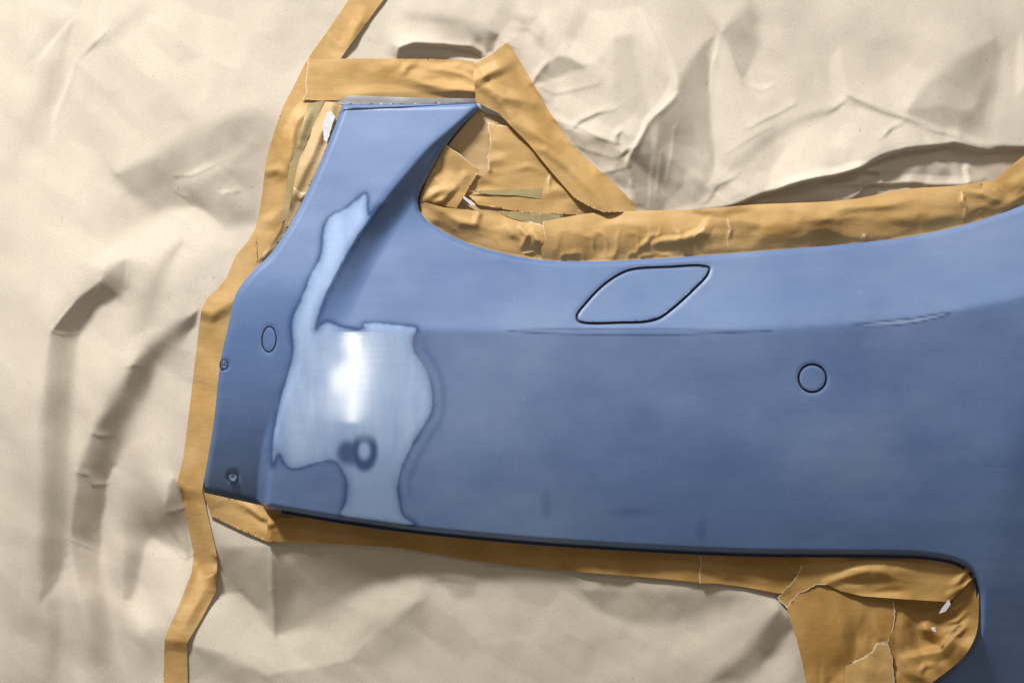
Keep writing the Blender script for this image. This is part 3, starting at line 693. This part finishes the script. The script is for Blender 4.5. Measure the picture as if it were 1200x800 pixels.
def lip(path, wfun, depth):
    """folded-back lip strip, near black to paint the shadow line along an edge"""
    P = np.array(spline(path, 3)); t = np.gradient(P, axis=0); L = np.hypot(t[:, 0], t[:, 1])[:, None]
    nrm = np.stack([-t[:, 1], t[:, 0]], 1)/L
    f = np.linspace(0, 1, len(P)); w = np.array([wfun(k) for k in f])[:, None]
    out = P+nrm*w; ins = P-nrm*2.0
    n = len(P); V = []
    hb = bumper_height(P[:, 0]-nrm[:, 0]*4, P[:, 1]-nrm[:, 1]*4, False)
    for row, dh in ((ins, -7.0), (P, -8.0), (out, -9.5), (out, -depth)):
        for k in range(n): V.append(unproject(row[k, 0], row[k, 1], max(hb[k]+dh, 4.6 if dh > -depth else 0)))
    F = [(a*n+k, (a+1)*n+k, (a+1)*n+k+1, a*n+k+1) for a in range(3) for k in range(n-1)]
    return link_mesh('shade_lip', V, np.array(F), M_lip, bump_root)
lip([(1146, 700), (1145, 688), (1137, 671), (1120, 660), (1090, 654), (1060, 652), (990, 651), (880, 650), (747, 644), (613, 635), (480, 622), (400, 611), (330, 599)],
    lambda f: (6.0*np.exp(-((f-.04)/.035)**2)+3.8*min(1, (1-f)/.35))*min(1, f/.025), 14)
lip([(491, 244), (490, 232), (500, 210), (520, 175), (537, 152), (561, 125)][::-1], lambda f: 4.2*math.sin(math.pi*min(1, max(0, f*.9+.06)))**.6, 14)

def ring_mesh(name, cx, cy, prof, mat, parent, sx=1, n=28, hof=0.0):
    """lathe a profile of (radius, height) round a point of the bumper"""
    V = []; F = []
    base = float(bumper_height(np.array([cx]), np.array([cy]))[0])+hof
    for r, h in prof:
        for k in range(n):
            t = 2*math.pi*k/n
            V.append(unproject(cx+r*sx*math.cos(t), cy+r*math.sin(t), base+h))
    for i in range(len(prof)-1):
        for k in range(n):
            a = i*n+k; b = i*n+(k+1) % n
            F.append((a, a+n, b+n, b))
    return link_mesh(name, V, np.array(F), mat, parent)
for cx, cy, r, lb in ((262.5, 427, 5.2, 'small recessed screw near the taped edge'), (273, 558, 6.0, 'recessed screw near the bottom corner')):
    w = ring_mesh('screw', cx, cy, [(r, -2.5), (r*.95, -.6), (r*.8, .1), (r*.62, -.2), (r*.55, -1.6), (r*.45, -1.8)], M_paint_cap, bump_root, .82)
    w['label'] = lb
    ring_mesh('washer', cx, cy, [(r*1.3, -1.2), (r*1.2, -.3), (r*1.02, -.3), (r*.98, -2.5)], M_lip, w, .82)
    ring_mesh('screw_head', cx, cy, [(r*.50, -1.9), (r*.48, -.8), (r*.38, -.5), (r*.24, -.7)], M_steel, w, .82)
    ring_mesh('socket', cx, cy, [(r*.25, -.7), (r*.22, -2.2), (.01, -2.3)], M_dark, w, .82, 6)

# ------------------------------------------------------------------ paper sheets
def paper(outl, mat, label, off):
    o = fill('masking_paper', outl, lambda x, y: paper_height(x, y)+off, mat, step=2.05, skirt=.6, edge_step=4)
    return tag(o, label, 'masking paper', 'sheets of masking paper over the car')
paper([(-200, -180), (430, -180), (428, -20), (400, 40), (375, 90), (350, 130), (338, 200), (330, 270), (300, 320), (262, 380), (250, 480), (240, 570), (246, 650), (222, 720), (212, 960), (-200, 960)],
      M_paper, 'large crumpled beige paper sheet covering the left, beside the upright tape', 0)
paper([(428, -180), (1400, -180), (1400, 215), (1230, 245), (1130, 245), (1000, 255), (860, 262), (740, 262), (690, 235), (650, 190), (600, 120), (560, 95), (370, 95), (392, 20)],
      M_paper, 'bright wrinkled beige paper sheet above the curved tape, with an overhanging fold', -.6)
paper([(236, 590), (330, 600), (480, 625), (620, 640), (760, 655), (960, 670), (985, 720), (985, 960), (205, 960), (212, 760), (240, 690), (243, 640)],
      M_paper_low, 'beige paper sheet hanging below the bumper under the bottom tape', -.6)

# ------------------------------------------------------------------ tapes
def tape(outl, mat, label, off=1.0, wr=.8, wdir=0, ws=(14, 40), folds=(), torn=None, extra=None, seed=0, step=2.0, group='strips of masking tape', cat='masking tape', follow=1.0, tears=(), name='masking_tape', bed=None, skirt=.6):
    def hf(x, y):
        h = (bed(x, y) if bed is not None else paper_height(x, y))*follow+off
        a, b = rot(x, y, wdir)
        h = h+1.25*wr*_sample(CRUMPLE, 3+np.abs((a+97.0*seed) % 1260-630), 3+np.abs((b+61.0*seed) % 1260-630))
        for f in folds:
            h = h+.75*crease(x, y, *f)
        if extra is not None: h = h+extra(x, y)
        if follow > .9: h = np.maximum(h, paper_height(x, y)+.9+.3*off)
        return h
    def at(x, y):
        t = np.full(x.shape, 9.0)
        for ln in ([torn] if torn else [])+list(tears): t = np.minimum(t, seg_dist(x, y, ln)[0]+.25*(ln is not torn))
        return {'torn': t}
    o = fill(name, outl, hf, mat, step=step, skirt=skirt, attrf=at, edge_step=1.6)
    return tag(o, label, cat, group)
def edge_bed(level):
    """tape stuck down along the rim of the bumper, rising from the paper towards it"""
    return lambda x, y: np.full(np.shape(x), float(level))

# --- left side strips
outer = spline([(418, -14), (385, 35), (361, 69), (345, 100), (330, 130), (320, 160), (313, 185), (306, 235), (301, 262), (296, 276), (284, 292), (274, 304)], 5)
innr = spline([(460, -14), (436, 18), (420, 40), (404, 62), (396, 76), (392, 118), (378, 150), (362, 190), (350, 230), (334, 268), (312, 296), (300, 313)], 5)
TL = tape(outer + innr[::-1], M_tape_v, 'long curving tape strip at the upper left', off=1.2, wr=.9, wdir=75, seed=1,
          folds=[([(375, 120, 2), (352, 140, 8), (341, 165, 8), (338, 205, 3), (340, 220, 0)], 14, 12, 1.2), ([(362, 122, 0), (350, 150, -4), (345, 200, -3), (352, 215, 0)], 8, 8, 1),
                 ([(305, 205, 0), (325, 200, 3), (340, 206, 0)], 8, 8, 1), ([(300, 262, 0), (318, 258, 3), (335, 240, 0)], 12, 10, 1.5), ([(425, 5, 0), (422, 25, 4), (412, 45, 3), (404, 60, 0)], 10, 8, 1)])
ob = [(300, 266), (292, 281), (276, 300), (265, 327), (255, 338), (244, 348), (236, 363), (229, 420), (222, 480), (215, 535), (208, 564), (213, 582), (217, 602), (227, 647), (225, 670), (210, 708), (193, 748), (192, 800), (193, 850)]
ib = [(302, 312), (280, 338), (274, 352), (267, 384), (259, 421), (250, 500), (242, 545), (237, 574), (242, 597), (252, 640), (255, 656), (253, 693), (236, 725), (219, 753), (220, 800), (222, 850)]
tape(ob + ib[::-1], M_tape_v, 'long angled tape strip running down the left edge of the bumper', off=2.2, wr=.45, wdir=85, seed=2,
     folds=[([(206, 568, 2), (222, 574, 4), (240, 576, 3)], 16, 30, 1), ([(248, 672, 0), (249, 672, 5), (252, 705, 3), (240, 735, 1)], 14, 12, 1), ([(246, 672, 6), (234, 700, 6), (212, 740, 3)], 14, 16, 1.5),
            ([(188, 749, 3), (205, 750, 6), (222, 752, 4)], 14, 20, 1.2), ([(253, 640, 0), (256, 652, 5), (250, 645, 0)], 5, 5, .7), ([(232, 362, 4), (248, 366, 6), (275, 350, 4)], 12, 26, 1.5)])
# inner strips between the upright tape and the bumper
def rimbed(x, y):
    return 9+.0*x
in_line = [(381, 119), (366, 150), (351, 187), (345, 213), (338, 250), (322, 280), (306, 300), (297, 318)]
tape([(361, 122), (381, 117)] + in_line[1:4] + [(337, 257), (326, 262), (334, 230), (340, 190), (350, 160)], M_tape_green, 'thin greenish tape folded between the upright strip and the bumper', off=5.5, wr=1.2, wdir=80, seed=3,
     folds=[([(374, 120, 0), (360, 140, 6), (350, 170, 3)], 8, 8, 1)], group='short tapes beside the fin')
tape(spline(in_line, 5) + spline([(300, 314), (315, 299), (336, 269), (360, 224), (380, 179), (401, 124)], 5) + [(394, 120)], M_tape_pale,
     'narrow pale tape hugging the rising left edge of the blue fin', off=7.0, wr=1.3, wdir=62, ws=(8, 30), seed=4,
     torn=[(344, 220), (353, 227), (360, 226)], folds=[([(392, 122, 4), (376, 155, 7), (362, 190, 5), (345, 225, 6), (330, 262, 5), (306, 300, 2)], 10, 8, 1.2), ([(318, 290, 0), (312, 297, 4), (302, 309, 0)], 5, 5, .6), ([(345, 224, 0), (352, 232, 4), (362, 222, 0)], 4, 5, .6)],
     group='short tapes beside the fin')
tape(jag([(383, 132), (388, 130), (393, 137), (388, 152), (383, 166), (379, 164), (378, 148), (383, 132)], .7, 3, 5)[:-1], M_white, 'white foam scrap showing through beside the top of the fin', off=14.5, wr=.4, seed=5, group=None, cat='foam', name='foam_scrap')
# level tape at the top
tape([(361, 69), (400, 69), (440, 69), (500, 69), (530, 70), (556, 72), (566, 80), (566, 112), (557, 116), (500, 115), (440, 113), (408, 112), (403, 115), (399, 117.5), (376, 118)] + jag([(354, 117), (359, 108), (358, 95), (360, 80), (361, 69)], .7, 3, 6),
     M_tape_h, 'level tape strip across the top of the fin, torn at its left end', off=4.4, follow=.55, wr=.7, wdir=3, seed=6,
     torn=[(354, 117), (359, 108), (358, 95), (360, 80), (361, 69)],
     folds=[([(562, 108, 10), (530, 104, 8), (490, 96, 6), (455, 88, 0)], 14, 10, 1), ([(560, 96, 9), (545, 88, 7), (520, 82, 6), (480, 84, 0)], 8, 10, 1), ([(470, 90, 0), (476, 80, 4), (490, 74, 0)], 6, 8, .8), ([(558, 84, 5), (538, 78, 4), (520, 76, 0)], 6, 6, .8), ([(399, 112, 1), (440, 107, 2), (500, 106, 2), (557, 107, 2)], 8, 10, 1.2)])
# white foam edge under it
tape([(392, 121), (399, 118), (403, 115), (408, 112), (440, 113), (500, 115), (557, 115.5), (557.5, 120), (480, 122.3), (404, 122.5), (399, 122.5)], M_white, 'white foam strip between the level tape and the top of the blue fin', off=16, wr=.5, follow=0, wdir=0, ws=(10, 30), seed=7,
     group=None, cat='foam', name='foam_strip', extra=lambda x, y: 4*sstep(126, 112, y))
# --- tapes in the triangular window (lie lower than the bumper)
wl = spline([(562, 127), (537, 152), (520, 175), (500, 210), (489, 232), (490, 247)], 5)
tape(wl + [(520, 272), (600, 300), (650, 290), (720, 262), (712, 246), (676, 232), (620, 165), (600, 140), (575, 122)], M_tape_pale, 'pale see-through tape filling the triangular window of the bumper', off=4, follow=0, wr=.8, wdir=5, ws=(9, 60), seed=8,
     group='tapes in the triangular window')
tape(jag([(600, 147), (585, 147), (571, 143), (573, 155), (575, 170), (571, 184), (573, 200)], .8, 3, 9) + [(545, 225), (560, 240), (620, 250), (700, 252), (676, 232), (640, 190)], M_tape_h, 'wide tan tape with torn upright edge in the triangular window', off=7, follow=0, wr=.9, wdir=6, ws=(7, 70), seed=9, tears=[[(645, 202), (642, 210), (643, 217), (641, 226)]],
     torn=[(600, 147), (585, 147), (571, 143), (573, 155), (575, 170), (571, 184), (573, 200)], folds=[([(572, 188, 0), (573, 198, 4), (575, 204, 0)], 4, 4, .6), ([(590, 200, 0), (620, 195, 2), (650, 205, 0)], 6, 6, 1), ([(645, 202, 0), (643, 213, 3), (641, 226, 0)], 3, 3, .5)], group='tapes in the triangular window')
tape([(548, 224), (575, 223), (650, 220), (668, 221), (678, 233), (650, 235), (605, 229), (575, 228)], M_tape_green, 'grey green wedge of tape in the middle of the triangular window', off=8.8, follow=0, wr=.5, wdir=2, ws=(6, 60), seed=10, group='tapes in the triangular window')
tape([(580, 247), (610, 248), (660, 252), (650, 264), (625, 262), (600, 256)], M_tape_green, 'small grey green sliver of tape just above the curved tape', off=9.2, follow=0, wr=.5, wdir=2, ws=(6, 60), seed=11, group='tapes in the triangular window')
tape(jag([(523, 170), (535, 178), (545, 186), (554, 193), (563, 198)], .9, 3, 12) + [(549, 221), (535, 244), (512, 240), (491, 238), (495, 224), (503, 206)], M_tape_h, 'square scrap of tape with torn top stuck at the corner of the window', off=8.5, follow=0, wr=1.0, wdir=60, ws=(12, 30), seed=12,
     torn=[(523, 170), (535, 178), (545, 186), (554, 193), (563, 198)], folds=[([(494, 237, 3), (510, 228, 7), (524, 222, 4), (530, 218, 0)], 7, 9, 1), ([(500, 238, 2), (518, 236, 6), (532, 222, 4), (538, 212, 0)], 6, 8, 1), ([(540, 216, 0), (545, 205, 3), (548, 198, 0)], 8, 8, 1)], group='tapes in the triangular window')
# little white tongue
tape([(541, 231), (544, 230), (557, 239), (556, 241.5), (552, 240)], M_white, 'tiny white foam tongue sticking out from under the square tape scrap', off=11, follow=0, wr=.1, seed=13, group=None, cat='foam', name='foam_tongue', step=1.2)
# curved tape along the window sill, left part
def sill_roll(edge, width, amp, base):
    E = spline(edge, 5)
    def f(x, y):
        d = seg_dist(x, y, E)[0]; u = np.clip(d/width, 0, 1)
        return base+amp*np.sin(np.pi*np.clip(u*.8+.06, 0, 1))**.9
    return f
sill = [(480, 228), (491, 247), (505, 262), (546, 284), (601, 299), (642, 305), (700, 306), (750, 304), (800, 301), (880, 295), (970, 288), (1066, 277), (1135, 262), (1200, 240), (1270, 205), (1340, 165)]
se = spline([(489, 248), (503, 265), (545, 288), (600, 303), (642, 309)], 4)
tape(se + [(660, 310), (668, 290), (664, 270), (655, 262)] + jag([(645, 268), (630, 262), (610, 256), (596, 254)], .8, 3, 14) + [(575, 250), (550, 246), (520, 243), (498, 237), (490, 240)], M_tape_h,
     'crinkled tape strip along the lower left rim of the triangular window', off=2, follow=0, wr=1.1, wdir=20, ws=(9, 34), seed=14, extra=sill_roll(sill, 44, 9, 2),
     torn=[(645, 268), (630, 262), (610, 256), (596, 254)], folds=[([(556, 242, 2), (560, 252, 6), (556, 262, 3)], 5, 6, .8), ([(520, 250, 0), (540, 262, 4), (570, 262, 0)], 7, 7, 1), ([(588, 262, 0), (600, 275, 4), (612, 282, 0)], 6, 8, 1), ([(610, 268, 3), (618, 276, 6), (612, 290, 2)], 5, 5, .7), ([(625, 270, 2), (630, 282, 6), (642, 296, 0)], 5, 6, .7)], group='tapes on the upper rim')
se = spline([(636, 308.5), (680, 310), (750, 308), (800, 305), (880, 299), (970, 292), (1066, 281), (1136, 266), (1151, 261)], 5)
ue = spline([(1150, 214), (1129, 217), (1060, 222), (994, 234), (880, 240), (820, 245), (750, 247), (689, 250), (655, 256), (637, 259)], 5)
def t4wr(x, y):
    k = sstep(640, 660, x)*sstep(860, 800, x)
    return 1.8*k*ridged(x, y, 13, 22, 61, 3)*sstep(262, 275, y)
tape(se + ue + jag([(637, 259), (636, 266), (639, 280), (634, 292), (636, 308)], .6, 3, 15)[1:-1], M_tape_h, 'long curved tape strip along the upper rim of the bumper, crinkled in the middle', off=3.5, follow=0, wr=1.0, wdir=-3, ws=(12, 60), seed=15,
     extra=lambda x, y: sill_roll(sill, 58, 12, 1)(x, y)+t4wr(x, y)+0*x, torn=[(637, 259), (636, 266), (639, 280)], tears=[[(852, 256), (855, 268), (852, 280), (853, 288)], [(1128, 218), (1127, 232), (1132, 240), (1129, 258)], [(1012, 275), (1014, 278), (1010, 284)], [(824, 268), (812, 278), (795, 283), (778, 284)], [(765, 272), (762, 281), (753, 290)]],
     folds=[([(830, 258, 2), (824, 270, 6), (800, 280, 6), (775, 284, 5), (755, 292, 0)], 6, 10, .8), ([(764, 272, 0), (758, 284, 6), (750, 291, 2)], 5, 6, .7), ([(796, 268, 0), (797, 278, 5), (795, 284, 0)], 4, 5, .6), ([(852, 256, 0), (856, 270, 3), (852, 286, 0)], 3, 4, .6),
            ([(960, 252, 0), (990, 244, 4), (1040, 240, 4), (1080, 232, 0)], 8, 10, 1), ([(1012, 275, 0), (1015, 278, 3), (1010, 284, 0)], 3, 3, .6), ([(930, 262, 0), (970, 255, 3), (1010, 255, 0)], 8, 8, 1.2), ([(1128, 228, 2), (1126, 236, 5), (1132, 246, 3), (1130, 258, 0)], 4, 5, .6), ([(700, 268, 0), (730, 262, 3), (780, 264, 0)], 10, 8, 1.5)], group='tapes on the upper rim')
tape([(1127, 217), (1150, 213), (1165, 211), (1180, 198), (1202, 181), (1260, 140), (1345, 110), (1345, 160), (1272, 209), (1202, 244), (1151, 261), (1131, 266)], M_tape_h, 'short creased tape strip at the right end of the upper rim', off=4, follow=0, wr=1.0, wdir=-30, ws=(12, 40), seed=16,
     extra=sill_roll(sill, 62, 12, 0), folds=[([(1130, 224, 2), (1150, 226, 6), (1175, 238, 4), (1200, 228, 2)], 9, 9, 1), ([(1150, 214, 2), (1165, 224, 6), (1178, 236, 2)], 8, 10, 1), ([(1152, 245, 0), (1180, 243, 4), (1205, 225, 2)], 6, 7, .8)], group='tapes on the upper rim')
# diagonal tape
def diag_h(x, y):
    lo = np.zeros(np.shape(x))+4
    return lo
def diag_bed(x, y):
    # leans from the paper side (higher) to the window side (lower); follows the paper softly
    e = seg_dist(x, y, [(595, 49), (626, 100), (647, 136), (670, 169), (718, 213), (746, 242)])[0]
    k = sstep(26, 2, e)
    return paper_height(x, y)*k*.9+11*(1-k)+3
tape(jag([(557, 119), (556, 100), (555, 85), (555, 73), (563, 70), (570, 66), (580, 60), (588, 53), (595, 49)], .9, 3, 17) + [(612, 76), (626, 100), (647, 136), (670, 169), (695, 193), (718, 213), (748, 244), (741, 248), (708, 249), (690, 242), (673, 232), (645, 200), (620, 169), (598, 147), (585, 133), (570, 126)], M_tape_d,
     'broad diagonal tape strip from the level tape down to the curved tape', off=2.8, follow=.9, bed=diag_bed, wr=.9, wdir=48, ws=(10, 46), seed=17, torn=[(555, 73), (563, 70), (570, 66), (580, 60), (588, 53), (595, 49)],
     folds=[([(556, 96, 4), (566, 92, 7), (590, 78, 4), (605, 70, 0)], 9, 12, 1), ([(558, 100, 2), (575, 105, 5), (590, 115, 6), (625, 122, 3), (640, 128, 0)], 10, 12, 1.2), ([(572, 96, 2), (580, 112, 6), (600, 140, 5), (650, 172, 6), (690, 215, 3), (715, 244, 0)], 12, 15, 1.8), ([(570, 90, 3), (562, 72, 0)], 5, 6, .8),
            ([(610, 168, 0), (640, 178, 4), (665, 200, 0)], 6, 8, 1)])
tape(jag([(557, 121), (563, 122), (572, 125), (580, 127), (588, 130), (597, 136), (604, 146), (597, 144), (588, 138), (580, 135), (570, 133), (562, 127)], .6, 3, 18), M_white, 'ragged white foam end at the tip of the fin under the diagonal tape', off=8, follow=0, wr=.9, ws=(6, 10), seed=18, group=None, cat='foam', name='foam_end', step=1.5)

# --- bottom tapes
bot_edge = [(236, 576), (316, 597), (400, 611), (480, 622), (613, 635), (747, 644), (880, 650), (990, 651), (1060, 652), (1090, 654), (1120, 660)]
def bottom_bed(x, y):
    yy = np.interp(x, [p[0] for p in bot_edge], [p[1] for p in bot_edge])
    k = sstep(30, 0, y-yy)
    return paper_height(x, y)*(1-.7*k)+4.0*k
tape([(239, 577), (316, 594), (330, 600), (322, 636), (313, 634), (280, 620), (247, 604)], M_tape_h, 'short tape strip under the lower left corner of the bumper', off=2.6, bed=bottom_bed, wr=.5, wdir=15, seed=19,
     folds=[([(268, 586, 0), (300, 598, 5), (316, 606, 3)], 8, 8, 1), ([(290, 596, 2), (305, 604, 5), (318, 608, 0)], 5, 6, .8)], group='tapes under the bumper')
lo = [(313, 634), (400, 637), (472, 642), (540, 654), (580, 660), (680, 670), (747, 675), (820, 682)]
up = [(824, 646), (747, 640), (613, 631), (480, 618), (400, 607), (314, 594)]
tape(lo + up, M_tape_shaded, 'long brown tape strip along the bottom edge of the bumper', off=4.0, bed=bottom_bed, wr=.5, wdir=5, ws=(12, 80), seed=20,
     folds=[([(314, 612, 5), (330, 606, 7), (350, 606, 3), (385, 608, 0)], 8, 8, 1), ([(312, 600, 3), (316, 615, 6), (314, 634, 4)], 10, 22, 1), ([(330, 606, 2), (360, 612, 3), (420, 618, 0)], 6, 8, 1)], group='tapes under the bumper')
tape(jag([(820, 645), (821, 660), (819, 672), (820, 683)], .8, 3, 21) + [(840, 683), (870, 687), (913, 695), (930, 690), (945, 670), (945, 648)], M_tape_shaded, 'short tape strip with a torn left end near the bottom right corner', off=5.5, bed=bottom_bed, wr=.6, wdir=8, ws=(12, 50), seed=21,
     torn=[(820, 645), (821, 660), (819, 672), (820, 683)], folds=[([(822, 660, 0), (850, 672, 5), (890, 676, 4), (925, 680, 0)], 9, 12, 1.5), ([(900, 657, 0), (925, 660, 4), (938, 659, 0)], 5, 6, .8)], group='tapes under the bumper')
# corner patch
lobe_edge = spline([(1137, 671), (1146, 691), (1147, 712), (1144, 742), (1130, 768), (1091, 800), (1060, 822), (1040, 836)], 4)
tape(jag([(1000, 700), (1048, 703), (1049, 722), (1045, 740), (1041, 752), (1044, 770), (1049, 800), (1050, 850)], .7, 3, 22) + [(1040, 836), ] + lobe_edge[::-1] + [(1120, 665), (1060, 670), (1000, 690)], M_tape_shaded, 'crinkled tape filling the rounded corner beside the blue panel', off=7, follow=0, wr=2.4, wdir=50, ws=(9, 34), seed=22,
     extra=lambda x, y: -5+4*vnoise(x, y, 45, 45, 71),
     folds=[([(1146, 730, 0), (1125, 740, 6), (1105, 762, 9), (1075, 768, 7), (1050, 775, 0)], 10, 13, 1), ([(1100, 742, 0), (1120, 738, 5), (1140, 725, 0)], 6, 7, .8), ([(1095, 722, 2), (1115, 716, 6), (1135, 700, 2)], 8, 9, .8), ([(1102, 732, 0), (1120, 728, 4), (1138, 714, 0)], 3, 4, .6), ([(1104, 748, 0), (1122, 744, 4), (1136, 732, 0)], 3, 4, .6), ([(1100, 705, 0), (1085, 730, 5), (1075, 760, 0)], 9, 12, 1.4), ([(1078, 790, 0), (1086, 780, 5), (1100, 778, 0)], 5, 6, .8), ([(1062, 700, 0), (1058, 730, 3), (1055, 760, 0)], 8, 10, 1.5)], group='tapes in the bottom right corner')
tor1 = jag([(1048, 703), (1049, 722), (1046, 738), (1041, 752), (1034, 752), (1028, 754), (1022, 764), (1012, 770), (1000, 776)], .9, 3, 23)
tape([(922, 711), (940, 690), (969, 684), (1010, 690)] + tor1 + [(991, 778), (991, 850), (955, 850), (946, 806), (940, 775), (934, 750)], M_tape_shaded, 'broad brown tape patch with a ragged right edge beside the lower paper sheet', off=10, follow=0, wr=1.6, wdir=85, ws=(12, 50), seed=23,
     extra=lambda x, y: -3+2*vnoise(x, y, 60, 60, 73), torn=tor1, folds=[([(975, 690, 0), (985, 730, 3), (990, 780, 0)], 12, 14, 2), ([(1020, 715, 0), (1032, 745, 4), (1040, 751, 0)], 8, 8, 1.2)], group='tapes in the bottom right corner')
tape(jag([(991, 780), (1000, 776), (1012, 770), (1022, 764), (1028, 754), (1034, 752), (1041, 754), (1046, 772), (1048, 800), (1050, 850)], .7, 3, 24) + [(989, 850)], M_tape_h, 'lighter tape scrap at the bottom edge of the photo inside the corner patch', off=11.5, follow=0, wr=.5, wdir=80, seed=24,
     extra=lambda x, y: -2+0*x, torn=[(1000, 776), (1012, 770), (1022, 764), (1028, 754), (1041, 754), (1046, 772), (1048, 800)], folds=[([(1000, 778, 0), (1030, 790, 3), (1040, 830, 0)], 14, 14, 3)], group='tapes in the bottom right corner')
tt = jag([(941, 657), (937, 668), (930, 680), (920, 690), (911, 700), (916, 706), (922, 712)], .8, 3, 25)
tu = jag([(922, 712), (930, 702), (938, 694), (948, 690), (956, 685), (969, 684)], .8, 3, 26)
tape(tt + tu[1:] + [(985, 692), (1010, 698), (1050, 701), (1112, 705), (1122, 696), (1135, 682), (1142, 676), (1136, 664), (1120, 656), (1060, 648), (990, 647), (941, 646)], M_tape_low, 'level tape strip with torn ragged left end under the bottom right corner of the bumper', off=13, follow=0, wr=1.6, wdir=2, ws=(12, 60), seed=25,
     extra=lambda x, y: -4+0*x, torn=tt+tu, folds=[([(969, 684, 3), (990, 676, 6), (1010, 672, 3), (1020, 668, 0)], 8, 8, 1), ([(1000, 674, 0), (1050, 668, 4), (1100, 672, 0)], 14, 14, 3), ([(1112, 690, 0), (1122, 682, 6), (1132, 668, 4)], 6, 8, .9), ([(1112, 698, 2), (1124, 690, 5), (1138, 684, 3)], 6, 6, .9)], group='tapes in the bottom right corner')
# lifted tip showing its white side
tape([(1100, 719), (1104, 712), (1112, 702), (1114, 708), (1108, 716)], M_white, 'white lifted tape tip near the rounded corner, upper of the two', off=17, follow=0, wr=.1, seed=26, group='white tape tips', cat='tape tip', name='tape_tip', step=1.4)
tape([(1091, 735), (1096, 734), (1097, 740), (1093, 739)], M_white, 'white lifted tape tip near the rounded corner, lower of the two', off=17, follow=0, wr=.1, seed=27, group='white tape tips', cat='tape tip', name='tape_tip', step=1.4)

# ------------------------------------------------------------------ strip lamp mirrored in the glossy patch
def mirrored_lamp(px, py, L, wpx, hpx, power):
    e = 2.0
    X = np.array([px, px+e, px, px-e, px]); Y = np.array([py, py, py+e, py, py-e])
    H = bumper_height(X, Y, False)
    dx = (H[1]-H[3])/(2*e); dy = (H[2]-H[4])/(2*e)
    n = Vector((-dx, -1, dy)).normalized()     # surface Y = -h, Z = -py
    p = Vector(unproject(px, py, float(H[0])))
    v = (p-Vector((0, -D*S, 0))).normalized()
    r = v-2*v.dot(n)*n
    k = (D*S+L)/(D*S)
    return area('strip_lamp', p+r*L, p, wpx*S*k, hpx*S*k, power, (1.0, .93, .76))
lamp = mirrored_lamp(412, 452, 1.5, 20, 290, 1.6)
